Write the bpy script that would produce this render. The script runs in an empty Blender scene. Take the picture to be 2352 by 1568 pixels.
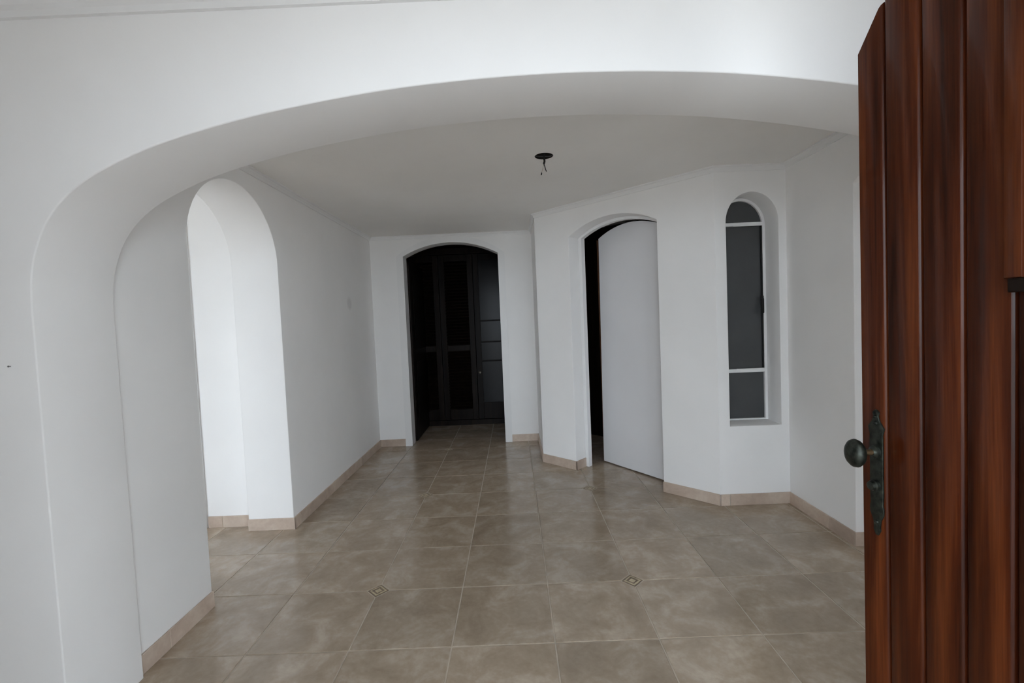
import bpy, bmesh, math, random
from mathutils import Vector, Matrix
from mathutils.geometry import tessellate_polygon

# ------------------------------------------------------------------ camera
scene = bpy.context.scene
C = scene.collection
F_PX, PITCH, ROLL, YAW, CAM_H = 1058.17, 0.0446, -0.0424, 0.0042, 1.4007   # for a 2352 x 1568 image


def cam_rows():
    cp, sp, cy, sy, cr, sr = math.cos(PITCH), math.sin(PITCH), math.cos(YAW), math.sin(YAW), math.cos(ROLL), math.sin(ROLL)
    Rz = Matrix(((cy, sy, 0), (-sy, cy, 0), (0, 0, 1)))
    Rx = Matrix(((1, 0, 0), (0, cp, -sp), (0, sp, cp)))
    Ry = Matrix(((cr, 0, sr), (0, 1, 0), (-sr, 0, cr)))
    return Ry @ Rx @ Rz


cam_data = bpy.data.cameras.new('camera')
cam_data.sensor_width = 36.0
cam_data.lens = F_PX / 2352 * 36.0
cam_data.clip_start = 0.02
cam = bpy.data.objects.new('camera', cam_data)
C.objects.link(cam)
_R = cam_rows()
M4 = Matrix.Identity(4)
for r in range(3):
    M4[r][0], M4[r][1], M4[r][2] = _R[0][r], _R[2][r], -_R[1][r]
M4[2][3] = CAM_H
cam.matrix_world = M4
scene.camera = cam

# ------------------------------------------------------------------ light
world = bpy.data.worlds.new('sky')
scene.world = world
world.use_nodes = True
bg = world.node_tree.nodes['Background']
bg.inputs['Color'].default_value = (0.80, 0.90, 1.0, 1)
bg.inputs['Strength'].default_value = 7.6

sun_data = bpy.data.lights.new('sun', 'SUN')
sun_data.energy = 8.0
sun_data.angle = 0.02
sun_data.color = (1.0, 0.97, 0.93)
sun = bpy.data.objects.new('sun', sun_data)
C.objects.link(sun)
sun.location = (8, 4, 12)
sun.rotation_euler = Vector((-0.85, -0.25, -1.0)).to_track_quat('-Z', 'Y').to_euler()   # from behind the house, lands on the patio

vs = scene.view_settings
vs.view_transform = 'Standard'
vs.look = 'None'
vs.gamma = 1.0
vs.use_curve_mapping = False
vs.exposure = 0.03

if hasattr(scene, 'cycles'):          # white rooms need many bounces
    scene.cycles.max_bounces = 16
    scene.cycles.diffuse_bounces = 14

# ------------------------------------------------------------------ materials
MATS = {}


def new_mat(name):
    m = bpy.data.materials.new(name)
    m.use_nodes = True
    MATS[name] = m
    nt = m.node_tree
    return m, nt, nt.nodes['Principled BSDF']


def lk(nt, a, b):
    nt.links.new(a, b)


def noise(nt, coord, scale, detail=4, rough=0.55, dist=0.0):
    n = nt.nodes.new('ShaderNodeTexNoise')
    n.inputs['Scale'].default_value = scale
    n.inputs['Detail'].default_value = detail
    n.inputs['Roughness'].default_value = rough
    n.inputs['Distortion'].default_value = dist
    if coord is not None:
        lk(nt, coord, n.inputs['Vector'])
    return n


def ramp(nt, fac, stops):
    r = nt.nodes.new('ShaderNodeValToRGB')
    e = r.color_ramp.elements
    while len(e) < len(stops):
        e.new(0.5)
    for k, (p, c) in enumerate(stops):
        e[k].position = p
        e[k].color = (*c, 1)
    lk(nt, fac, r.inputs['Fac'])
    return r


def bump(nt, height, strength, dist, bsdf):
    b = nt.nodes.new('ShaderNodeBump')
    b.inputs['Strength'].default_value = strength
    b.inputs['Distance'].default_value = dist
    lk(nt, height, b.inputs['Height'])
    lk(nt, b.outputs['Normal'], bsdf.inputs['Normal'])


def coords(nt, which='Object', scale=None):
    t = nt.nodes.new('ShaderNodeTexCoord')
    o = t.outputs[which]
    if scale:
        mp = nt.nodes.new('ShaderNodeMapping')
        mp.inputs['Scale'].default_value = scale
        lk(nt, o, mp.inputs['Vector'])
        o = mp.outputs['Vector']
    return o


def paint(name, col, rough=0.6, spot=None):
    m, nt, b = new_mat(name)
    co = coords(nt)
    n = noise(nt, co, 1.7, 3)
    lo = tuple(c * 0.965 for c in col)
    r = ramp(nt, n.outputs['Fac'], [(0.35, lo), (0.65, col)])
    out = r.outputs['Color']
    if spot:       # a filled hole in the plaster, with its own rim
        sc = nt.nodes.new('ShaderNodeVectorMath')
        sc.operation = 'DISTANCE'
        sc.inputs[1].default_value = spot[0]
        lk(nt, co, sc.inputs[0])
        sr = ramp(nt, sc.outputs['Value'], [(spot[1] * 0.55, (0.86,) * 3), (spot[1], (1, 1, 1))])
        mx = nt.nodes.new('ShaderNodeMix')
        mx.data_type = 'RGBA'
        mx.blend_type = 'MULTIPLY'
        mx.inputs[0].default_value = 1
        lk(nt, out, mx.inputs[6])
        lk(nt, sr.outputs['Color'], mx.inputs[7])
        out = mx.outputs[2]
    lk(nt, out, b.inputs['Base Color'])
    b.inputs['Roughness'].default_value = rough
    b.inputs['Specular IOR Level'].default_value = 0.25
    n2 = noise(nt, co, 60, 3)
    bump(nt, n2.outputs['Fac'], 0.06, 0.004, b)
    return m


paint('wall_paint', (0.885, 0.88, 0.875))
paint('wall_paint_patched', (0.885, 0.88, 0.875), spot=((-1.605, 4.55, 1.64), 0.075))
paint('ceiling_paint', (0.88, 0.87, 0.85), 0.8)
paint('trim_paint', (0.84, 0.84, 0.84), 0.35)
paint('door_white', (0.78, 0.78, 0.80), 0.4)


def tile_mat(name, cols, rough):
    m, nt, b = new_mat(name)
    oi = nt.nodes.new('ShaderNodeObjectInfo')
    geo = nt.nodes.new('ShaderNodeNewGeometry')
    add = nt.nodes.new('ShaderNodeVectorMath')
    add.operation = 'MULTIPLY_ADD'
    cx = nt.nodes.new('ShaderNodeCombineXYZ')
    lk(nt, oi.outputs['Random'], cx.inputs[0])
    lk(nt, oi.outputs['Random'], cx.inputs[1])
    lk(nt, oi.outputs['Random'], cx.inputs[2])
    add.inputs[1].default_value = (17, 31, 9)
    lk(nt, cx.outputs[0], add.inputs[0])
    lk(nt, geo.outputs['Position'], add.inputs[2])
    n = noise(nt, add.outputs[0], 5.0, 7, 0.62, 0.5)
    n2 = noise(nt, add.outputs[0], 38.0, 4, 0.6)
    mixf = nt.nodes.new('ShaderNodeMath')
    mixf.operation = 'MULTIPLY_ADD'
    mixf.inputs[1].default_value = 0.25
    lk(nt, n2.outputs['Fac'], mixf.inputs[0])
    lk(nt, n.outputs['Fac'], mixf.inputs[2])
    r = ramp(nt, mixf.outputs[0], [(0.45, cols[0]), (0.62, cols[1]), (0.80, cols[2])])
    hsv = nt.nodes.new('ShaderNodeHueSaturation')
    mr = nt.nodes.new('ShaderNodeMapRange')
    mr.inputs['To Min'].default_value = 0.92
    mr.inputs['To Max'].default_value = 1.07
    lk(nt, oi.outputs['Random'], mr.inputs['Value'])
    lk(nt, mr.outputs['Result'], hsv.inputs['Value'])
    lk(nt, r.outputs['Color'], hsv.inputs['Color'])
    lk(nt, hsv.outputs['Color'], b.inputs['Base Color'])
    rr = ramp(nt, n2.outputs['Fac'], [(0.3, (rough,) * 3), (0.7, (rough + 0.1,) * 3)])
    lk(nt, rr.outputs['Color'], b.inputs['Roughness'])
    return m


tile_mat('floor_tile', ((0.31, 0.243, 0.178), (0.385, 0.308, 0.233), (0.49, 0.415, 0.335)), 0.14)
tile_mat('base_tile', ((0.46, 0.36, 0.29), (0.54, 0.43, 0.35), (0.63, 0.53, 0.44)), 0.35)


def plain(name, col, rough=0.5, metal=0.0, nscale=0, var=0.25, coat=0.0, emit=None):
    m, nt, b = new_mat(name)
    if nscale:
        n = noise(nt, coords(nt), nscale, 4)
        r = ramp(nt, n.outputs['Fac'], [(0.3, tuple(c * (1 - var) for c in col)), (0.7, tuple(min(1, c * (1 + var)) for c in col))])
        lk(nt, r.outputs['Color'], b.inputs['Base Color'])
    else:
        b.inputs['Base Color'].default_value = (*col, 1)
    b.inputs['Roughness'].default_value = rough
    b.inputs['Metallic'].default_value = metal
    b.inputs['Coat Weight'].default_value = coat
    return m


plain('grout', (0.50, 0.43, 0.35), 0.85, nscale=9, var=0.15)
plain('inlay_dark', (0.20, 0.145, 0.10), 0.4, nscale=40)
plain('inlay_light', (0.50, 0.42, 0.28), 0.4, nscale=40)
plain('bronze', (0.026, 0.029, 0.023), 0.40, 0.7, nscale=70, var=0.8)
plain('brass_worn', (0.30, 0.20, 0.11), 0.35, 0.9, nscale=50)
plain('dark_metal', (0.02, 0.02, 0.02), 0.5, 0.6)
plain('worn_metal', (0.16, 0.16, 0.16), 0.6)
plain('steel', (0.55, 0.52, 0.45), 0.3, 0.9)
plain('cable_black', (0.008, 0.008, 0.008), 0.5)
plain('hole_dark', (0.02, 0.018, 0.016), 0.9)
plain('dark_glass', (0.062, 0.066, 0.069), 0.22, nscale=3, var=0.1)
plain('pane_black', (0.002, 0.002, 0.003), 0.22)
MATS['pane_black'].node_tree.nodes['Principled BSDF'].inputs['Specular IOR Level'].default_value = 0.15
plain('brown_edge', (0.10, 0.045, 0.022), 0.5, nscale=12)
plain('patio_stone', (0.40, 0.385, 0.365), 0.8, nscale=2, var=0.1)
plain('roof_tile', (0.35, 0.15, 0.09), 0.8, nscale=3)
plain('exterior_paint', (0.75, 0.73, 0.70), 0.8, nscale=2, var=0.05)


def wood(name, c0, c1, c2, rough, coat, spec):
    m, nt, b = new_mat(name)
    oi = nt.nodes.new('ShaderNodeObjectInfo')
    co = coords(nt, 'Object', (26, 26, 1.1))
    add = nt.nodes.new('ShaderNodeVectorMath')
    add.operation = 'MULTIPLY_ADD'
    add.inputs[1].default_value = (40, 40, 40)
    cx = nt.nodes.new('ShaderNodeCombineXYZ')
    for k in range(3):
        lk(nt, oi.outputs['Random'], cx.inputs[k])
    lk(nt, cx.outputs[0], add.inputs[0])
    lk(nt, co, add.inputs[2])
    n = noise(nt, add.outputs[0], 1.0, 6, 0.6, 0.35)
    co2 = coords(nt, 'Object', (240, 240, 5))
    n2 = noise(nt, co2, 1.0, 3, 0.6)
    mf = nt.nodes.new('ShaderNodeMath')
    mf.operation = 'MULTIPLY_ADD'
    mf.inputs[1].default_value = 0.22
    lk(nt, n2.outputs['Fac'], mf.inputs[0])
    lk(nt, n.outputs['Fac'], mf.inputs[2])
    r = ramp(nt, mf.outputs[0], [(0.42, c0), (0.60, c1), (0.80, c2)])
    hsv = nt.nodes.new('ShaderNodeHueSaturation')
    mr = nt.nodes.new('ShaderNodeMapRange')
    mr.inputs['To Min'].default_value = 0.85
    mr.inputs['To Max'].default_value = 1.15
    lk(nt, oi.outputs['Random'], mr.inputs['Value'])
    lk(nt, mr.outputs['Result'], hsv.inputs['Value'])
    lk(nt, r.outputs['Color'], hsv.inputs['Color'])
    lk(nt, hsv.outputs['Color'], b.inputs['Base Color'])
    b.inputs['Roughness'].default_value = rough
    b.inputs['Coat Weight'].default_value = coat
    b.inputs['Coat Roughness'].default_value = 0.08
    b.inputs['Specular IOR Level'].default_value = spec
    bump(nt, n2.outputs['Fac'], 0.12, 0.002, b)
    return m


wood('varnished_wood', (0.015, 0.0034, 0.0014), (0.041, 0.0085, 0.0024), (0.092, 0.0225, 0.006), 0.34, 0.22, 0.06)
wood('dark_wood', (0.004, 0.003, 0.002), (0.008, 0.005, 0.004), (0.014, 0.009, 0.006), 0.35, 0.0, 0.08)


# ------------------------------------------------------------------ mesh helpers
def finish(bm, name, mat, parent=None, smooth=None):
    bmesh.ops.recalc_face_normals(bm, faces=bm.faces[:])
    me = bpy.data.meshes.new(name)
    bm.to_mesh(me)
    bm.free()
    return place(me, name, mat, parent, smooth)


def place(me, name, mat, parent=None, smooth=None):
    if smooth is not None:
        for p in me.polygons:
            p.use_smooth = True
        me.set_sharp_from_angle(angle=math.radians(smooth))
    if mat and not me.materials:
        me.materials.append(MATS[mat])
    o = bpy.data.objects.new(name, me)
    C.objects.link(o)
    if parent:
        o.parent = parent
    return o


def tag(o, label, cat, kind=None, group=None):
    o['label'] = label
    o['category'] = cat
    if kind:
        o['kind'] = kind
    if group:
        o['group'] = group
    return o


def empty(name, loc=(0, 0, 0), parent=None):
    o = bpy.data.objects.new(name, None)
    o.location = loc
    o.empty_display_size = 0.1
    C.objects.link(o)
    if parent:
        o.parent = parent
    return o


def box_bm(x0, x1, y0, y1, z0, z1, bm=None, chamfer=0.0):
    bm = bm or bmesh.new()
    v = [bm.verts.new((x, y, z)) for z in (z0, z1) for x, y in ((x0, y0), (x1, y0), (x1, y1), (x0, y1))]
    fs = [bm.faces.new([v[k] for k in q]) for q in ((0, 3, 2, 1), (4, 5, 6, 7), (0, 1, 5, 4), (1, 2, 6, 5), (2, 3, 7, 6), (3, 0, 4, 7))]
    if chamfer:
        es = list({e for f in fs for e in f.edges})
        bmesh.ops.bevel(bm, geom=es, offset=chamfer, segments=1, affect='EDGES')
    return bm


def panel_bm(o, u, n, t, outer, holes=(), soft=None, bev=0.004, bm=None, seg=3):
    """Flat slab: outline(s) in (along u, z), face at o, thickness t along n."""
    bm = bm or bmesh.new()
    o, u, n = Vector(o), Vector(u).normalized(), Vector(n).normalized()
    loops = [list(outer)] + [list(h) for h in holes]
    P = [[Vector((a, z, 0)) for a, z in L] for L in loops]
    tris = tessellate_polygon(P)
    flat = [p for L in loops for p in L]
    vf = [bm.verts.new(o + u * a + Vector((0, 0, z))) for a, z in flat]
    vb = [bm.verts.new(o + u * a + Vector((0, 0, z)) + n * t) for a, z in flat]
    for tr in tris:
        bm.faces.new([vf[k] for k in tr])
        bm.faces.new([vb[k] for k in reversed(tr)])
    base = 0
    es = []
    for L in loops:
        m = len(L)
        for k in range(m):
            a, b = base + k, base + (k + 1) % m
            bm.faces.new([vf[a], vf[b], vb[b], vb[a]])
            if soft and soft(*flat[a]) and soft(*flat[b]):
                es += [(vf[a], vf[b]), (vb[a], vb[b])]
        base += m
    bmesh.ops.recalc_face_normals(bm, faces=bm.faces[:])
    if es:
        ed = [bm.edges.get(p) for p in es]
        bmesh.ops.bevel(bm, geom=ed, offset=bev, segments=seg, affect='EDGES', profile=0.5, clamp_overlap=True)
    return bm


def arc(c, hw, zs, rise, n=28, ellipse=True):
    """arch head from left spring to right spring as (a, z)"""
    out = []
    if ellipse:
        for k in range(n + 1):
            th = math.pi - math.pi * k / n
            out.append((c + hw * math.cos(th), zs + rise * math.sin(th)))
    else:
        R = (hw * hw + rise * rise) / (2 * rise)
        a0 = math.asin(hw / R)
        for k in range(n + 1):
            th = -a0 + 2 * a0 * k / n
            out.append((c + R * math.sin(th), zs + rise - R + R * math.cos(th)))
    return out


def door_outline(a0, a1, z0, z1, head):
    """wall outline a0..a1 with an opening to the floor whose head runs left to right"""
    l, r = head[0][0], head[-1][0]
    return [(a0, z0), (l, z0)] + head + [(r, z0), (a1, z0), (a1, z1), (a0, z1)]


def lathe_bm(profile, axis_o, axis, n=20, bm=None, squash=(1, 1)):
    bm = bm or bmesh.new()
    ax = Vector(axis).normalized()
    s = Vector((0, 0, 1)) if abs(ax.z) < 0.9 else Vector((1, 0, 0))
    e1 = ax.cross(s).normalized()
    e2 = ax.cross(e1).normalized()
    o = Vector(axis_o)
    rings = []
    for d, r in profile:
        rings.append([bm.verts.new(o + ax * d + e1 * (r * squash[0] * math.cos(2 * math.pi * k / n)) + e2 * (r * squash[1] * math.sin(2 * math.pi * k / n))) for k in range(n)])
    for a, b in zip(rings, rings[1:]):
        for k in range(n):
            bm.faces.new([a[k], a[(k + 1) % n], b[(k + 1) % n], b[k]])
    bm.faces.new(rings[0])
    bm.faces.new(list(reversed(rings[-1])))
    return bm


def tube_bm(pts, r, n=8, bm=None, r1=None):
    bm = bm or bmesh.new()
    pts = [Vector(p) for p in pts]
    rings = []
    for k, p in enumerate(pts):
        d = (pts[min(k + 1, len(pts) - 1)] - pts[max(k - 1, 0)]).normalized()
        s = Vector((0, 1, 0)) if abs(d.y) < 0.9 else Vector((1, 0, 0))
        e1 = d.cross(s).normalized()
        e2 = d.cross(e1)
        rr = r if r1 is None else r + (r1 - r) * k / (len(pts) - 1)
        rings.append([bm.verts.new(p + e1 * rr * math.cos(2 * math.pi * q / n) + e2 * rr * math.sin(2 * math.pi * q / n)) for q in range(n)])
    for a, b in zip(rings, rings[1:]):
        for k in range(n):
            bm.faces.new([a[k], a[(k + 1) % n], b[(k + 1) % n], b[k]])
    bm.faces.new(rings[0])
    bm.faces.new(list(reversed(rings[-1])))
    return bm


def sweep_bm(path, profile, closed=False, bm=None):
    """profile (offset to the right of the path, z) carried along a 2D path with mitred corners"""
    bm = bm or bmesh.new()
    P = [Vector(p) for p in path]
    N = len(P)
    rings = []
    for k in range(N):
        a = (P[k] - P[k - 1]).normalized() if (closed or k > 0) else None
        b = (P[(k + 1) % N] - P[k]).normalized() if (closed or k < N - 1) else None
        a = a or b
        b = b or a
        na, nb = Vector((a.y, -a.x)), Vector((b.y, -b.x))
        m = (na + nb).normalized()
        m = m / max(0.2, m.dot(na))
        rings.append([bm.verts.new((P[k].x + m.x * d, P[k].y + m.y * d, z)) for d, z in profile])
    q = len(profile)
    for k in range(N if closed else N - 1):
        A, B = rings[k], rings[(k + 1) % N]
        for j in range(q):
            bm.faces.new([A[j], A[(j + 1) % q], B[(j + 1) % q], B[j]])
    if not closed:
        bm.faces.new(rings[0])
        bm.faces.new(list(reversed(rings[-1])))
    return bm


def wall(name, label, bm, mat='wall_paint', cat='wall', smooth=35):
    return tag(finish(bm, name, mat, None, smooth), label, cat, 'structure')


# ------------------------------------------------------------------ dimensions (metres)
XL, XR = -1.605, 1.955            # side walls of the hall
YF0, YF1 = 1.515, 1.83            # wall with the wide arch
YB = 5.31                         # back wall
YW = 3.29                         # wall with the slim window
HC = 2.42                         # hall ceiling
HV = 2.50                         # entrance lobby ceiling
TOP = 2.62
T, X0, Y0 = 0.45, -0.326, 1.937   # floor tile grid
ZB = -0.03
S2 = math.sqrt(0.5)
DO = Vector((0.245, 4.495, 0))    # diagonal wall: start, direction, inward
DU = Vector((S2, -S2, 0))
DN = Vector((S2, S2, 0))
DLEN = 1.205 / S2

# ------------------------------------------------------------------ outside
g = wall('ground', 'pale stone patio outside the entrance', box_bm(-20, 20, -22, 20, -0.3, -0.06), 'patio_stone', 'ground')

# ------------------------------------------------------------------ setting: walls
# wide basket arch; centre x = 0.2
half = [(-1.580, 1.50), (-1.574, 1.60), (-1.556, 1.68), (-1.520, 1.765), (-1.465, 1.84), (-1.385, 1.905), (-1.28, 1.960), (-1.13, 2.017),
        (-0.93, 2.070), (-0.70, 2.115), (-0.40, 2.157), (-0.10, 2.180), (0.2, 2.188)]


def smooth_pts(pts, sub=4):
    out = []
    for k in range(len(pts) - 1):
        p0, p1, p2, p3 = (Vector(pts[max(0, min(len(pts) - 1, k + d))]) for d in (-1, 0, 1, 2))
        for s in range(sub):
            t = s / sub
            out.append(tuple(0.5 * ((2 * p1) + (p2 - p0) * t + (2 * p0 - 5 * p1 + 4 * p2 - p3) * t * t + (3 * p1 - p0 - 3 * p2 + p3) * t ** 3)))
    out.append(tuple(pts[-1]))
    return out


full = half + [(0.4 - x, z) for x, z in reversed(half[:-1])]
head = smooth_pts(full)
wall('wall_front', 'white plaster wall pierced by the wide basket arch',
     panel_bm((0, YF0, 0), (1, 0, 0), (0, 1, 0), YF1 - YF0, door_outline(-2.42, 2.42, ZB, TOP, head), soft=lambda a, z: -1.6 < a < 2.0 and z < 2.3, bev=0.005))
# left side wall with the narrow round arch
lhead = arc(2.748, 0.442, 1.845, 0.440)
wall('wall_left', 'white left wall of the hall with a narrow round-headed opening',
     panel_bm((XL, 0, 0), (0, 1, 0), (-1, 0, 0), 0.32, door_outline(YF1 - 0.05, YB + 0.1, ZB, TOP, lhead), soft=lambda a, z: 2.2 < a < 3.3 and z < 2.4), 'wall_paint_patched')
# back wall with the arched doorway
BC, BHW, BZS, BRISE = -0.685, 0.545, 2.185, 0.14
bhead = arc(BC, BHW, BZS, BRISE, ellipse=False)
wall('wall_back', 'white back wall of the hall around the dark arched doorway',
     panel_bm((0, YB, 0), (1, 0, 0), (0, 1, 0), 0.14, door_outline(-1.95, 0.40, ZB, TOP, bhead)))
wall('wall_return', 'short white wall beside the dark doorway seen edge on', box_bm(0.245, 0.39, 4.56, YB + 0.1, ZB, TOP))
# diagonal wall with the white door
dhead = arc(0.835, 0.430, 2.135, 0.115, ellipse=False)
wall('wall_diagonal', 'white diagonal wall holding the white arched door',
     panel_bm(DO, DU, DN, 0.18, door_outline(0.0, DLEN, ZB, TOP, dhead), soft=lambda a, z: 0.3 < a < 1.4 and z < 2.3))
wall('dark_gap_backing', 'dark sheet added behind the white door to darken its gap', panel_bm(DO + DN * 1.15, DU, DN, 0.05, [(-0.7, ZB), (1.9, ZB), (1.9, TOP), (-0.7, TOP)]), 'dark_wood')  # unseen sheet, dark in colour so the gap beside the leaf stays black
# window wall
nhead = arc(1.715, 0.185, 2.03, 0.207)
niche = [(1.53, 0.575)] + nhead + [(1.90, 0.575)]
wall('wall_window', 'narrow white wall with the slim arched window niche',
     panel_bm((0, YW, 0), (1, 0, 0), (0, 1, 0), 0.24, [(1.45, ZB), (4.95, ZB), (4.95, TOP), (1.45, TOP)], [niche], soft=lambda a, z: 1.5 < a < 1.95 and z > 0.3 and z < 2.3))
rhead = arc(2.255, 0.395, 2.10, 0.10, ellipse=False)
wall('wall_right', 'white right wall of the hall with an opening behind the wooden door',
     panel_bm((XR, 0, 0), (0, 1, 0), (1, 0, 0), 0.24, door_outline(YF1 - 0.05, YW + 0.05, ZB, TOP, rhead), soft=lambda a, z: 1.8 < a < 2.7 and z < 2.3))
# entrance wall, with the open doorway and the big window of the side room
ewin = [(1.10, 0.10), (1.10, 2.30), (1.50, 2.30), (1.50, 0.10)]          # unseen side light right of the doorway, added to brighten the front wall
ehead = arc(0.165, 0.765, 2.20, 0.16, ellipse=False)
wall('wall_entrance', 'outer wall around the entrance doorway',
     panel_bm((0, -0.15, 0), (1, 0, 0), (0, 1, 0), 0.2, door_outline(-2.45, 5.0, ZB - 0.03, TOP + 0.1, ehead), [ewin]))
wall('wall_side_outer', 'outer wall of the bright side room with its big window',
     panel_bm((0, 0.75, 0), (1, 0, 0), (0, 1, 0), 0.15, [(-6.0, ZB - 0.03), (-2.35, ZB - 0.03), (-2.35, TOP + 0.1), (-6.0, TOP + 0.1)], [[(-4.2, 0.3), (-4.2, 2.3), (-2.95, 2.3), (-2.95, 0.3)]]))
wall('wall_lobby_left', 'white left wall of the entrance lobby', box_bm(-2.45, -2.33, 0.0, 1.6, ZB, TOP))
wall('wall_lobby_right', 'white right wall of the entrance lobby', box_bm(2.30, 2.42, 0.0, 1.6, ZB, TOP))
wall('wall_side_room', 'bright white wall seen through the narrow left arch', box_bm(-5.9, -1.9, 3.27, 3.40, ZB, TOP))
wall('wall_outer_left', 'outer wall of the side room', box_bm(-6.0, -5.85, 0.8, 8.4, ZB - 0.03, TOP + 0.1))
wall('wall_outer_right', 'outer wall on the right of the house',
     panel_bm((4.85, 0, 0), (0, 1, 0), (1, 0, 0), 0.15, [(0, ZB - .03), (8.4, ZB - .03), (8.4, TOP + .1), (0, TOP + .1)], [[(2.0, 0.9), (2.0, 2.1), (2.6, 2.1), (2.6, 0.9)]]))
wall('wall_outer_back', 'outer back wall of the house', box_bm(-6.0, 5.0, 8.3, 8.45, ZB - 0.03, TOP + 0.1))
wall('wall_corridor_left', 'left wall of the dark corridor', box_bm(-1.75, -1.60, YB + 0.1, 6.7, ZB, TOP), 'dark_wood')  # corridor walls: shade put into the colour, near-black to keep the doorway dark
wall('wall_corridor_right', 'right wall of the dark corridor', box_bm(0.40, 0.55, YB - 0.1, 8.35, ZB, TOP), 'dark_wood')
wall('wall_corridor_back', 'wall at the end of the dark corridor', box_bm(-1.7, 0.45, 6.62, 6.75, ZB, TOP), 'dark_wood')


# ceilings
def slab(name, label, outer, z, t=0.03, holes=()):
    bm = bmesh.new()
    loops = [outer] + list(holes)
    P = [[Vector((x, y, 0)) for x, y in L] for L in loops]
    flat = [p for L in loops for p in L]
    lo = [bm.verts.new((x, y, z)) for x, y in flat]
    hi = [bm.verts.new((x, y, z + t)) for x, y in flat]
    for tr in tessellate_polygon(P):
        bm.faces.new([lo[k] for k in tr])
        bm.faces.new([hi[k] for k in reversed(tr)])
    b = 0
    for L in loops:
        for k in range(len(L)):
            p, q = b + k, b + (k + 1) % len(L)
            bm.faces.new([lo[p], lo[q], hi[q], hi[p]])
        b += len(L)
    return wall(name, label, bm, 'ceiling_paint', 'ceiling', None)


rf = slab('roof', 'roof slab over the house', [(-6.1, 0.7), (-2.5, 0.7), (-2.5, -0.2), (5.1, -0.2), (5.1, 8.5), (-6.1, 8.5)], 2.63, 0.2)
rf['category'] = 'roof'
pr = slab('added_porch_roof', 'unseen flat porch roof added to block the high sky', [(-3.0, -3.0), (3.4, -3.0), (3.4, -0.16), (-3.0, -0.16)], 2.66, 0.15)  # added out of view to cut steep sky light on the arch wall
pr['category'] = 'roof'
for px_ in (-2.8, 3.2):  # columns added to carry the added roof
    wall('added_porch_column', 'white column added under the added porch roof on the %s' % ('left' if px_ < 0 else 'right'), box_bm(px_ - 0.12, px_ + 0.12, -2.9, -2.66, -0.06, 2.66), 'exterior_paint', 'column')
HX, HY, HR = 0.236, 2.93, 0.058
hole = [(HX + HR * math.cos(2 * math.pi * k / 24), HY + HR * math.sin(2 * math.pi * k / 24)) for k in range(24)]
slab('ceiling', 'smooth white hall ceiling with an open light point',
     [(-1.72, 1.72), (2.08, 1.72), (2.08, 5.42), (-1.72, 5.42)], HC, holes=[hole])
slab('ceiling', 'white ceiling of the entrance lobby above the arch', [(-2.4, -0.05), (2.4, -0.05), (2.4, 1.60), (-2.4, 1.60)], HV)
slab('ceiling', 'white ceiling of the bright side room', [(-5.9, 0.8), (-2.4, 0.8), (-2.4, 1.6), (-1.9, 1.6), (-1.9, 3.3), (-5.9, 3.3)], HV)
cc = slab('ceiling', 'corridor ceiling with the shade put into its dark colour', [(-1.7, 5.425), (0.45, 5.425), (0.45, 6.7), (-1.7, 6.7)], HC)
cc.data.materials[0] = MATS['dark_wood']  # dark wood colour stands in for shade on the corridor ceiling

# cornices
room_path = [(XL, YF1), (XL, YB), (0.245, YB), (0.245, 4.495), (1.45, YW), (XR, YW), (XR, YF1)]
tag(finish(sweep_bm(room_path, [(0, HC), (0, HC - 0.040), (0.007, HC - 0.040), (0.010, HC - 0.026), (0.020, HC - 0.012), (0.032, HC - 0.008), (0.032, HC)], closed=True), 'trim_1', 'trim_paint'),
    'thin white cornice around the hall ceiling', 'cornice', 'structure')
tag(finish(sweep_bm([(-2.33, YF0), (2.30, YF0)], [(0, HV), (0, 2.428), (0.014, 2.428), (0.018, 2.446), (0.030, 2.456), (0.034, 2.472), (0.055, 2.484), (0.060, HV)]), 'trim_2', 'trim_paint'),
    'stepped white cornice above the wide arch', 'cornice', 'structure')


# ------------------------------------------------------------------ floor and its tiles
floor = wall('floor', 'beige ceramic tiled floor with pale grout', box_bm(-5.95, 4.95, -0.1, 8.35, -0.058, -0.0022), 'grout', 'floor')
GAP = 0.0034
CUT = 0.058


def tile_mesh(name, cuts):
    """cuts: which corners (sx, sy) are clipped for an inlay"""
    hw = T / 2 - GAP

    def ring(h):
        pts = []
        for sx, sy in ((-1, -1), (1, -1), (1, 1), (-1, 1)):
            if (sx, sy) in cuts:
                c = CUT
                a, b = (sx * (h - c), sy * h), (sx * h, sy * (h - c))
                pts += [a, b]
                if (sx, sy) == (-1, -1):
                    pts[-2:] = [(sx * h, sy * (h - c)), (sx * (h - c), sy * h)]
                elif (sx, sy) == (1, -1):
                    pts[-2:] = [(sx * (h - c), sy * h), (sx * h, sy * (h - c))]
                elif (sx, sy) == (1, 1):
                    pts[-2:] = [(sx * h, sy * (h - c)), (sx * (h - c), sy * h)]
                else:
                    pts[-2:] = [(sx * (h - c), sy * h), (sx * h, sy * (h - c))]
            else:
                pts.append((sx * h, sy * h))
        return pts
    bm = bmesh.new()
    top = [bm.verts.new((x, y, 0.0)) for x, y in ring(hw - 0.0015)]
    mid = [bm.verts.new((x, y, -0.0012)) for x, y in ring(hw)]
    low = [bm.verts.new((x, y, -0.004)) for x, y in ring(hw)]
    bm.faces.new(top)
    n = len(top)
    for A, B in ((top, mid), (mid, low)):
        for k in range(n):
            bm.faces.new([A[k], B[k], B[(k + 1) % n], A[(k + 1) % n]])
    bmesh.ops.recalc_face_normals(bm, faces=bm.faces[:])
    me = bpy.data.meshes.new(name)
    bm.to_mesh(me)
    bm.free()
    me.materials.append(MATS['floor_tile'])
    return me


TM = {}


def inlay_at(i, j):
    return i % 3 == 2 and j % 3 == 1


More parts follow.
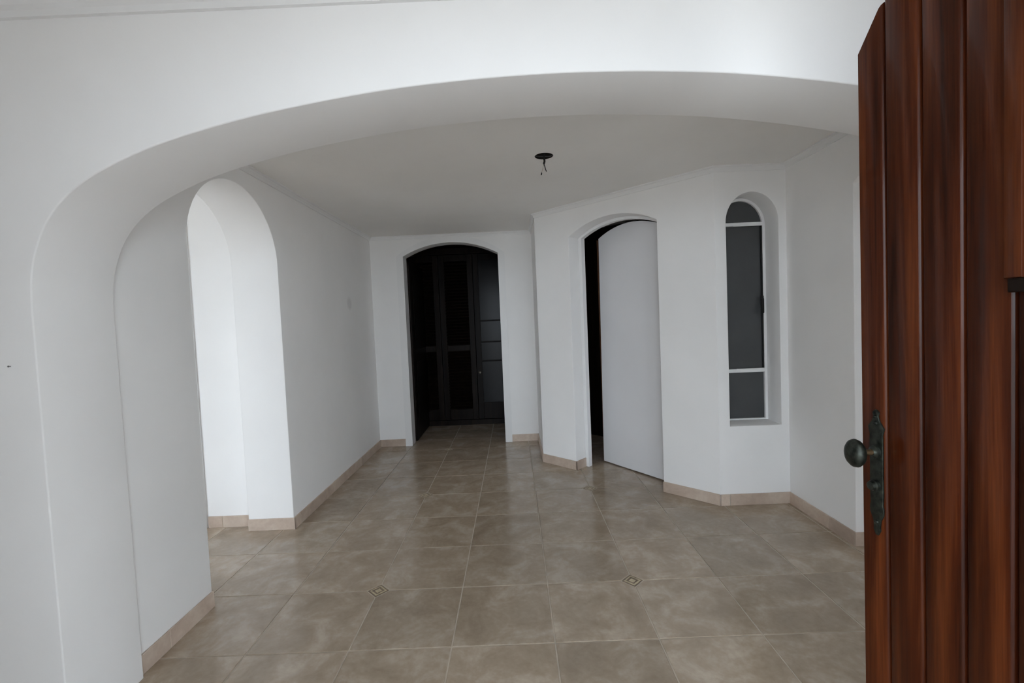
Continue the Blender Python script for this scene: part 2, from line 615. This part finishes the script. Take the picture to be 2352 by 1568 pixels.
def in_rooms(x0, x1, y0, y1):
    for a0, a1, b0, b1 in ((-2.33, 2.3, 0.05, 1.6), (XL, XR, 1.5, YW), (XL, 0.25, YW, YB), (0.2, 1.9, YW, 5.1), (-1.6, 0.4, YB, 6.6), (-3.4, -1.6, 0.9, 3.27), (1.9, 2.6, 1.9, 2.65)):
        if x1 > a0 + 0.01 and x0 < a1 - 0.01 and y1 > b0 + 0.01 and y0 < b1 - 0.01:
            if (a0, b0) == (0.2, YW) and x0 + y0 > 6.0:
                continue
            return True
    return False


for j in range(-5, 11):
    for i in range(-8, 6):
        x, y = X0 + i * T, Y0 + j * T
        if not in_rooms(x, x + T, y, y + T):
            continue
        cuts = frozenset((sx, sy) for sx in (-1, 1) for sy in (-1, 1) if inlay_at(i + (sx > 0), j + (sy > 0)))
        if cuts not in TM:
            TM[cuts] = tile_mesh('tile', cuts)
        o = place(TM[cuts], 'tile', None, floor)
        o.location = (x + T / 2, y + T / 2, 0)

for j in range(-5, 11):
    for i in range(-8, 6):
        x, y = X0 + i * T, Y0 + j * T
        if not inlay_at(i, j) or not in_rooms(x - .05, x + .05, y - .05, y + .05):
            continue
        r = CUT - 0.003
        bm = bmesh.new()

        def dia(rr, z):
            return [bm.verts.new((x + rr * c, y + rr * s, z)) for c, s in ((1, 0), (0, 1), (-1, 0), (0, -1))]
        A, B = dia(r, -0.004), dia(r, -0.0006)
        bm.faces.new(B)
        for k in range(4):
            bm.faces.new([A[k], A[(k + 1) % 4], B[(k + 1) % 4], B[k]])
        d = finish(bm, 'inlay_tile', 'inlay_dark', floor)
        bm = bmesh.new()
        for ro, ri in ((0.84, 0.62), (0.36, 0.0)):     # raised pale ring and heart of the inlay
            O1 = dia(r * ro, -0.0004)
            O2 = dia(r * (ro - 0.03), 0.0004)
            for k in range(4):
                bm.faces.new([O1[k], O1[(k + 1) % 4], O2[(k + 1) % 4], O2[k]])
            if ri:
                I2 = dia(r * ri, 0.0004)
                for k in range(4):
                    bm.faces.new([O2[k], O2[(k + 1) % 4], I2[(k + 1) % 4], I2[k]])
            else:
                bm.faces.new(O2)
        finish(bm, 'inlay_pattern', 'inlay_light', d)


# ------------------------------------------------------------------ skirting of ceramic pieces
BH, BT = 0.082, 0.011


def skirting(name, label, p0, p1, joints=()):
    """pieces along p0 -> p1, room on the right-hand side of that direction"""
    a, b = Vector((*p0, 0)), Vector((*p1, 0))
    L = (b - a).length
    u = (b - a) / L
    n = Vector((u.y, -u.x, 0))
    bm = box_bm(0.0005, L - 0.0005, 0, BT - 0.003, 0, BH - 0.002)
    M = Matrix(((u.x, n.x, 0), (u.y, n.y, 0), (0, 0, 1)))
    bm.transform(M.to_4x4())
    s = finish(bm, name, 'grout')
    s.location = a
    tag(s, label, 'skirting', 'structure')
    cuts = [0.0] + sorted(joints) + [L]
    for k in range(len(cuts) - 1):
        x0 = cuts[k] + (0.0026 if k else 0)
        x1 = cuts[k + 1] - (0.0026 if k < len(cuts) - 2 else 0)
        bm = box_bm(x0, x1, 0.001, BT, 0, BH, chamfer=0.0015)
        bm.transform(M.to_4x4())
        finish(bm, 'skirting_tile', 'base_tile', s)
    return s


def every(L, first=0.45, step=0.45):
    out, x = [], first
    while x < L - 0.03:
        out.append(x)
        x += step
    return out


YN, YFJ = 2.748 - 0.442, 2.748 + 0.442
skirting('baseboard_left_near', 'beige skirting between the wide arch and the narrow left arch', (XL, YF1), (XL, YN), [0.17])
skirting('baseboard_left_jamb', 'pale beige skirting on the lit jamb of the narrow left arch', (XL - 0.32, YFJ), (XL + BT, YFJ), [])
skirting('baseboard_left_far', 'beige skirting along the left wall up to the back corner', (XL, YFJ - BT), (XL, YB), every(2.1, 0.10, 0.45))
skirting('baseboard_side_room', 'pale skirting in the bright side room', (-2.26, 3.27), (XL - 0.32, 3.27), [0.105])
skirting('baseboard_back_left', 'beige skirting left of the dark doorway', (XL, YB), (BC - BHW - 0.075, YB), [])
skirting('baseboard_back_right', 'beige skirting right of the dark doorway', (BC + BHW + 0.075, YB), (0.245, YB), [])
skirting('baseboard_return', 'beige skirting on the short edge-on wall', (0.245, YB), (0.245, 4.495), every(0.815))
P = lambda s, d=0.0: tuple((DO + DU * s + DN * d).xy)
skirting('baseboard_diagonal_left', 'beige skirting left of the white door', P(0), P(0.405 + BT), [0.36])
skirting('baseboard_diagonal_reveal', 'beige skirting in the reveal of the white door', P(0.405, -BT), P(0.405, 0.14), [])
skirting('baseboard_diagonal_right', 'beige skirting right of the white door', P(1.265), P(DLEN), [])
skirting('baseboard_window', 'beige skirting under the slim window', (1.45, YW), (XR, YW), [0.065])
skirting('baseboard_right', 'beige skirting on the right wall beside the wooden door', (XR, YW), (XR, 2.65), [0.42])
skirting('baseboard_right_jamb', 'beige skirting turning into the right opening', (XR - BT, 2.65), (XR + 0.24, 2.65), [])

# ------------------------------------------------------------------ dark doorway at the back
ring_o = arc(BC, BHW + 0.075, BZS, BRISE + 0.075, ellipse=False)
ring = [(BC - BHW - 0.075, 0)] + ring_o + [(BC + BHW + 0.075, 0), (BC + BHW - 0.004, 0)] + [(BC + (a - BC) * (BHW - 0.004) / BHW, z) for a, z in reversed(bhead)] + [(BC - BHW + 0.004, 0)]
tag(finish(panel_bm((0, YB - 0.018, 0), (1, 0, 0), (0, 1, 0), 0.17, ring), 'trim_3', 'trim_paint', smooth=35),
    'white moulded frame around the dark arched doorway', 'door frame', 'structure')

# dark leaf standing open inside the corridor
d4 = empty('door_3', (BC - BHW + 0.03, YB + 0.17, 0))
tag(d4, 'dark wooden leaf standing open inside the back doorway', 'door', 'structure')
leaf = box_bm(-0.045, -0.005, 0.0, 0.92, 0.01, 2.16, chamfer=0.003)
finish(leaf, 'leaf', 'dark_wood', d4)
for z0, z1 in ((0.2, 0.95), (1.10, 2.0)):
    finish(box_bm(-0.005, 0.006, 0.12, 0.80, z0, z1, chamfer=0.005), 'door_panel', 'dark_wood', d4)

# closet front of narrow leaves at the end of the corridor: louvres on the left, dark glass on the right
YD = 6.28
d3 = empty('door_4', (0, YD, 0))
tag(d3, 'black-brown closet front with louvred and glazed leaves at the corridor end', 'door', 'structure')


def dbox(name, mat, x0, x1, y0, y1, z0, z1, par, ch=0.003):
    return finish(box_bm(x0, x1, y0, y1, z0, z1, chamfer=ch), name, mat, par)


dbox('plinth', 'dark_wood', -1.58, 0.38, 0.0, 0.10, 0, 0.07, d3)
dbox('head', 'dark_wood', -1.58, 0.38, -0.03, 0.10, 2.33, 2.415, d3)


def leaf_frame(x0, x1, rails):
    lf = empty('leaf', (0, 0, 0), d3)
    w = 0.075
    dbox('stile', 'dark_wood', x0, x0 + w, 0, 0.04, 0.075, 2.325, lf)
    dbox('stile', 'dark_wood', x1 - w, x1, 0, 0.04, 0.075, 2.325, lf)
    for z0, z1 in rails:
        dbox('rail', 'dark_wood', x0 + w, x1 - w, 0, 0.04, z0, z1, lf)
    return lf, x0 + w, x1 - w


bm = box_bm(-0.155, 0.155, -0.024, 0.024, -0.004, 0.004)
bm.transform(Matrix.Rotation(math.radians(38), 4, 'X'))
slat_me = bpy.data.meshes.new('louvre_slat')
bm.to_mesh(slat_me)
bm.free()
slat_me.materials.append(MATS['dark_wood'])
for x0 in (-1.45, -0.985):
    lf, a, b = leaf_frame(x0, x0 + 0.46, [(0.075, 0.22), (1.02, 1.10), (2.24, 2.325)])
    for z0, z1 in ((0.22, 1.02), (1.10, 2.24)):
        n = int((z1 - z0) / 0.042)
        for k in range(n):
            sl_ = place(slat_me, 'louvre_slat', None, lf)
            sl_.location = ((a + b) / 2, 0.02, z0 + (k + 0.5) * (z1 - z0) / n)
for x0 in (-0.52, -0.055):
    lf, a, b = leaf_frame(x0, x0 + 0.43 + 0.03 * (x0 < -0.5), [(0.075, 0.30), (0.86, 0.88), (1.12, 1.14), (1.41, 1.43), (2.24, 2.325)])
    for z0, z1 in ((0.30, 0.86), (0.88, 1.12), (1.14, 1.41), (1.43, 2.24)):
        dbox('pane', 'pane_black', a, b, 0.015, 0.021, z0, z1, lf, 0)
    finish(lathe_bm([(0, 0.008), (0.012, 0.007), (0.02, 0.014), (0.03, 0.017), (0.038, 0.012), (0.041, 0.003)], (x0 + 0.04, 0, 0.72), (0, -1, 0), 14), 'knob', 'steel', lf, 40)

# white door and casing in the bright side room
d5 = empty('door_5', (-2.36, 3.27, 0))
tag(d5, 'white door casing beyond the narrow left arch', 'door', 'structure')
for x0, x1, z0, z1 in ((0.0, 0.09, 0, 2.12), (-0.92, -0.83, 0, 2.12), (-0.92, 0.09, 2.12, 2.21)):
    dbox('casing', 'trim_paint', x0, x1, -0.02, 0.0, z0, z1, d5)
dbox('leaf', 'door_white', -0.825, -0.005, -0.012, 0.0, 0.012, 2.115, d5, 0.002)
finish(lathe_bm([(0.012, 0.008), (0.03, 0.007), (0.04, 0.02), (0.055, 0.024), (0.066, 0.016), (0.07, 0.004)], (-0.76, 0, 1.02), (0, -1, 0), 14), 'door_knob', 'steel', d5, 40)

# ------------------------------------------------------------------ white arched door in the diagonal wall
d2 = empty('door_2', tuple(DO + DU * 0.835))
tag(d2, 'plain white arched door standing ajar in the diagonal wall', 'door', 'structure')


def under(o, parent):          # parent an object whose mesh is in world coordinates
    o.parent = parent
    o.matrix_parent_inverse = Matrix.Translation(-parent.location)
    return o


ih = arc(0.835, 0.392, 2.130, 0.095, ellipse=False)
oh = [(a, z) for a, z in arc(0.835, 0.4285, 2.135, 0.1135, ellipse=False)]
fr = [(0.405 + 0.0015, 0)] + oh + [(1.265 - 0.0015, 0), (0.835 + 0.392, 0)] + list(reversed(ih)) + [(0.835 - 0.392, 0)]
under(finish(panel_bm(DO + DN * 0.14, DU, DN, 0.05, fr), 'door_frame', 'trim_paint', smooth=35), d2)
H = DO + DU * 1.222 + DN * 0.193
SD = Vector((-0.545, 0.8384, 0))              # along the leaf, from hinge to lock edge
SN = Vector((0.8384, 0.545, 0))               # leaf thickness, into the room behind
SW = 0.772
sh = [(0.387 + (a - 0.835), z - 0.004) for a, z in arc(0.835, 0.386, 2.130, 0.092, ellipse=False)]
sl = [(0.003, 0.012)] + sh[1:-1] + [(SW, 0.012)]
leaf2 = under(finish(panel_bm(H, SD, SN, 0.044, sl), 'leaf', 'door_white', smooth=35), d2)
eb = panel_bm(H + SD * SW + SN * 0.001, SD, SN, 0.042, [(0, 0.013), (0.003, 0.013), (0.003, 2.13), (0, 2.13)])
edge = under(finish(eb, 'lock_edge', 'brown_edge'), d2)
edge['label'] = 'bare brown lock edge of the leaf'
pl = panel_bm(H + SD * (SW + 0.003) + SN * 0.010, SD, SN, 0.022, [(0, 1.00), (0.0025, 1.00), (0.0025, 1.17), (0, 1.17)])
lp = under(finish(pl, 'lock_plate', 'steel'), d2)
bt = panel_bm(H + SD * (SW + 0.0055) + SN * 0.015, SD, SN, 0.012, [(0, 1.10), (0.009, 1.10), (0.009, 1.125), (0, 1.125)])
under(finish(bt, 'latch_bolt', 'steel'), d2)
for z in (0.3, 1.15, 1.95):
    hb = lathe_bm([(z - 0.045, 0.006), (z + 0.045, 0.006)], H + SN * 0.050 - SD * 0.001, (0, 0, 1), 10)
    under(finish(hb, 'hinge', 'steel'), d2)

# ------------------------------------------------------------------ slim arched window
YG = 3.46
w1 = empty('window_1', (1.715, YG, 0.575))
tag(w1, 'slim arched white-framed window with dark panes', 'window', 'structure')
ow = arc(1.715, 0.183, 2.03, 0.205)
iw = arc(1.715, 0.163, 2.03, 0.185)


def band(outer, inner, y0, t, name, mat, par):
    ring_ = outer + list(reversed(inner))
    return under(finish(panel_bm((0, y0, 0), (1, 0, 0), (0, 1, 0), t, ring_), name, mat, smooth=35), par)


z0w = 0.578
band([(1.532, z0w)] + ow + [(1.898, z0w)], [(1.552, z0w)] + iw + [(1.878, z0w)], YG, 0.035, 'frame', 'trim_paint', w1)


def wbox(name, mat, *d, ch=0.002):
    return under(finish(box_bm(*d, chamfer=ch), name, mat), w1)


wbox('bottom_rail', 'trim_paint', 1.552, 1.878, YG, YG + 0.035, z0w, z0w + 0.012)
wbox('transom', 'trim_paint', 1.552, 1.878, YG - 0.006, YG + 0.035, 2.032, 2.056)
wbox('transom', 'trim_paint', 1.552, 1.878, YG - 0.006, YG + 0.035, 0.940, 0.966)
for zz in (2.028, 0.962):
    wbox('drip_strip', 'trim_paint', 1.66, 1.872, YG - 0.012, YG - 0.006, zz, zz + 0.008)
pt = [(1.552, 2.056)] + [p for p in iw if p[1] > 2.056] + [(1.878, 2.056)]
under(finish(panel_bm((0, YG + 0.018, 0), (1, 0, 0), (0, 1, 0), 0.005, pt), 'pane', 'dark_glass'), w1)
wbox('pane', 'dark_glass', 1.552, 1.878, YG + 0.018, YG + 0.023, 0.966, 2.032, ch=0)
wbox('pane', 'dark_glass', 1.552, 1.878, YG + 0.018, YG + 0.023, z0w + 0.012, 0.940, ch=0)
for x0, x1, za, zb in ((1.552, 1.560, 0.966, 2.032), (1.868, 1.878, 0.966, 2.032)):
    wbox('casement_stile', 'dark_metal', x0, x1, YG + 0.004, YG + 0.018, za, zb)
hd = box_bm(1.858, 1.874, YG - 0.014, YG + 0.004, 1.43, 1.51, chamfer=0.003)
box_bm(1.850, 1.866, YG - 0.034, YG - 0.014, 1.38, 1.49, hd, chamfer=0.003)
under(finish(hd, 'window_handle', 'dark_metal'), w1)

# ------------------------------------------------------------------ open light point in the ceiling
lp_ = empty('ceiling_light_point', (HX, HY, HC))
tag(lp_, 'open round ceiling light point with dangling dark wires', 'light point')
bm = bmesh.new()
ro, ri = HR + 0.004, HR - 0.001
prof = [(ri, -0.003), (ri, 0.06)]
rings = [[bm.verts.new((r * math.cos(2 * math.pi * k / 24), r * math.sin(2 * math.pi * k / 24), z)) for k in range(24)] for r, z in ((ri, 0.0), (ri - 0.002, 0.065), (ri + 0.0, 0.068))]
for A, B in zip(rings[:1], rings[1:2]):
    for k in range(24):
        bm.faces.new([A[k], A[(k + 1) % 24], B[(k + 1) % 24], B[k]])
bm.faces.new(rings[1])
finish(bm, 'box', 'hole_dark', lp_)
finish(tube_bm([(-0.058, 0.0, 0.004), (-0.02, -0.004, -0.002), (0.03, -0.004, -0.003), (0.058, 0.0, 0.004)], 0.005), 'mounting_bar', 'cable_black', lp_)
finish(tube_bm([(0.0, 0, 0.05), (0.0, -0.005, -0.01), (0.002, -0.01, -0.035), (-0.003, -0.012, -0.052)], 0.0065), 'wire', 'cable_black', lp_)
finish(tube_bm([(-0.003, -0.012, -0.052), (0.001, -0.013, -0.065), (0.006, -0.014, -0.085), (0.011, -0.015, -0.100)], 0.0028), 'wire', 'cable_black', lp_)
w3 = finish(tube_bm([(-0.003, -0.012, -0.052), (-0.010, -0.013, -0.075), (-0.016, -0.014, -0.095), (-0.020, -0.014, -0.108)], 0.0012), 'wire', 'base_tile', lp_)
finish(tube_bm([(-0.019, -0.014, -0.106), (-0.022, -0.014, -0.120)], 0.004), 'wire_nut', 'cable_black', lp_)

# small nail left in the wall
nb = lathe_bm([(0, 0.0014), (0.006, 0.0014), (0.0062, 0.003), (0.0075, 0.003)], (0, 0, 0), (0, -1, 0), 10)
nl = finish(nb, 'nail', 'worn_metal')
nl.location = (-1.667, YF0, 1.321)
tag(nl, 'small nail in the white wall at the far left edge of the arch', 'nail')

# ------------------------------------------------------------------ varnished plank door, standing open on the right
PW = 0.08554
E0 = Vector((0.847, 1.120, 0))                        # lock edge, on the visible face
DD = Vector((0.0605, -0.9982, 0)).normalized()        # along the face towards the hinges
DX = Vector((-DD.y, DD.x, 0))                         # thickness, away from the face
FN = -DX                                              # face normal, towards the hall axis
d1 = empty('door_1', tuple(E0))
d1.rotation_euler = (0, math.radians(-0.25), 0)       # hangs a little out of plumb
tag(d1, 'varnished reddish plank door with bronze knob standing open', 'door', 'structure')
NPL = 12
edges = [0.0, 0.8204 * PW] + [0.8204 * PW + k * PW for k in range(1, NPL)]
DW = edges[-1]


def top_z(w):
    # segmental head of the door; measured rise near the lock edge
    c = DW / 2
    x = abs(w - c) / c
    return 1.988 + 0.345 * (1 - x ** 2.2)


for k in range(len(edges) - 1):
    a, b = edges[k] + (0.0008 if k else 0), edges[k + 1] - 0.0008
    th = 0.036
    za, zb = top_z(edges[k]), top_z(edges[k + 1])
    if k == 0:
        za, zb = 1.988, 2.071
    # cross-section: chamfered on the face side only
    rd = [(0.0, 0.0105), (0.0016, 0.0058), (0.0045, 0.0022), (0.0085, 0.0)]
    sec = [(a + w, d) for w, d in (rd if k else [(0, 0.003), (0.003, 0)])] + [(b - w, d) for w, d in reversed(rd)] + [(b, th), (a, th)]
    bm = bmesh.new()
    lo = [bm.verts.new(DD * w + DX * d + Vector((0, 0, 0.012))) for w, d in sec]
    hi = [bm.verts.new(DD * w + DX * d + Vector((0, 0, za + (zb - za) * (w - edges[k]) / (edges[k + 1] - edges[k])))) for w, d in sec]
    bm.faces.new(lo)
    bm.faces.new(hi)
    m = len(sec)
    for q in range(m):
        bm.faces.new([lo[q], lo[(q + 1) % m], hi[(q + 1) % m], hi[q]])
    finish(bm, 'plank', 'varnished_wood', d1, 40)


def on_door(name, mat, pts, depth, off, par=d1, bev=0.0, smooth=40):
    """outline (w, z) laid on the door face, raised by depth"""
    bm = panel_bm(FN * (off + depth), DD, -FN, depth, pts, soft=(lambda a, z: True) if bev else None, bev=bev, seg=2)
    return finish(bm, name, mat, par, smooth)


# small spy window with its frame
wA, wB, zS, zT = edges[1] + 2.93 * PW, edges[1] + 7.0 * PW, 1.437, 1.95
vw = empty('viewing_window', (0, 0, 0), d1)
on_door('stile', 'varnished_wood', [(wA, zS), (wA + 0.028, zS), (wA + 0.028, zT), (wA, zT)], 0.016, 0, vw, 0.004)
on_door('stile', 'varnished_wood', [(wB - 0.028, zS), (wB, zS), (wB, zT), (wB - 0.028, zT)], 0.016, 0, vw, 0.004)
on_door('rail', 'varnished_wood', [(wA + 0.028, zT - 0.03), (wB - 0.028, zT - 0.03), (wB - 0.028, zT), (wA + 0.028, zT)], 0.016, 0, vw, 0.004)
on_door('shutter', 'varnished_wood', [(wA + 0.028, zS), (wB - 0.028, zS), (wB - 0.028, zT - 0.03), (wA + 0.028, zT - 0.03)], 0.008, 0, vw)
on_door('sill', 'dark_wood', [(wA + 0.010, zS - 0.024), (wB + 0.01, zS - 0.024), (wB + 0.01, zS), (wA + 0.010, zS)], 0.022, 0, vw, 0.006)

# bronze lock plate with scalloped outline
wc, zc = 0.0455, 1.007
prof_w = [(0.150, 0.003), (0.143, 0.009), (0.135, 0.006), (0.122, 0.011), (0.108, 0.022), (0.100, 0.020), (0.092, 0.0175), (0.06, 0.018), (0.0, 0.0175),
          (-0.05, 0.018), (-0.075, 0.0165), (-0.085, 0.019), (-0.098, 0.018), (-0.112, 0.011), (-0.127, 0.0085), (-0.138, 0.009), (-0.150, 0.003)]
op = [(wc - w, zc + z) for z, w in prof_w] + [(wc + w, zc + z) for z, w in reversed(prof_w)]
plate = on_door('lock_plate', 'bronze', op, 0.005, 0.0, d1, 0.0015)
plate['label'] = 'dark bronze lock plate with scalloped ends'
for zz, rr in ((0.118, 0.006), (-0.118, 0.006), (0.134, 0.004)):
    finish(lathe_bm([(0.004, rr), (0.008, rr * 0.8), (0.0095, rr * 0.3)], DD * wc + Vector((0, 0, zc + zz)), FN, 12), 'screw', 'bronze', plate, 40)
kz = zc + 0.050
finish(lathe_bm([(0.004, 0.016), (0.010, 0.015), (0.013, 0.010), (0.016, 0.008)], DD * wc + Vector((0, 0, kz)), FN, 18), 'rose', 'bronze', plate, 40)
finish(lathe_bm([(0.014, 0.007), (0.040, 0.0065)], DD * wc + Vector((0, 0, kz)), FN, 14), 'spindle', 'brass_worn', d1, 40)
kp = [(0.036, 0.007), (0.038, 0.013), (0.041, 0.022), (0.047, 0.030), (0.054, 0.0335), (0.061, 0.032), (0.067, 0.026), (0.0705, 0.016), (0.072, 0.005)]
finish(lathe_bm(kp, DD * wc + Vector((0, 0, kz)), FN, 24, squash=(0.8, 1.0)), 'door_knob', 'bronze', d1, 50)
finish(lathe_bm([(0.004, 0.014), (0.012, 0.0135), (0.014, 0.011), (0.020, 0.010), (0.0215, 0.006)], DD * wc + Vector((0, 0, zc - 0.030)), FN, 18), 'lock_cylinder', 'bronze', plate, 40)
for zz in (0.35, 1.05, 1.8):
    finish(lathe_bm([(zz - 0.06, 0.009), (zz + 0.06, 0.009)], DD * (DW + 0.008) + DX * 0.018, (0, 0, 1), 12), 'hinge', 'bronze', d1, 40)
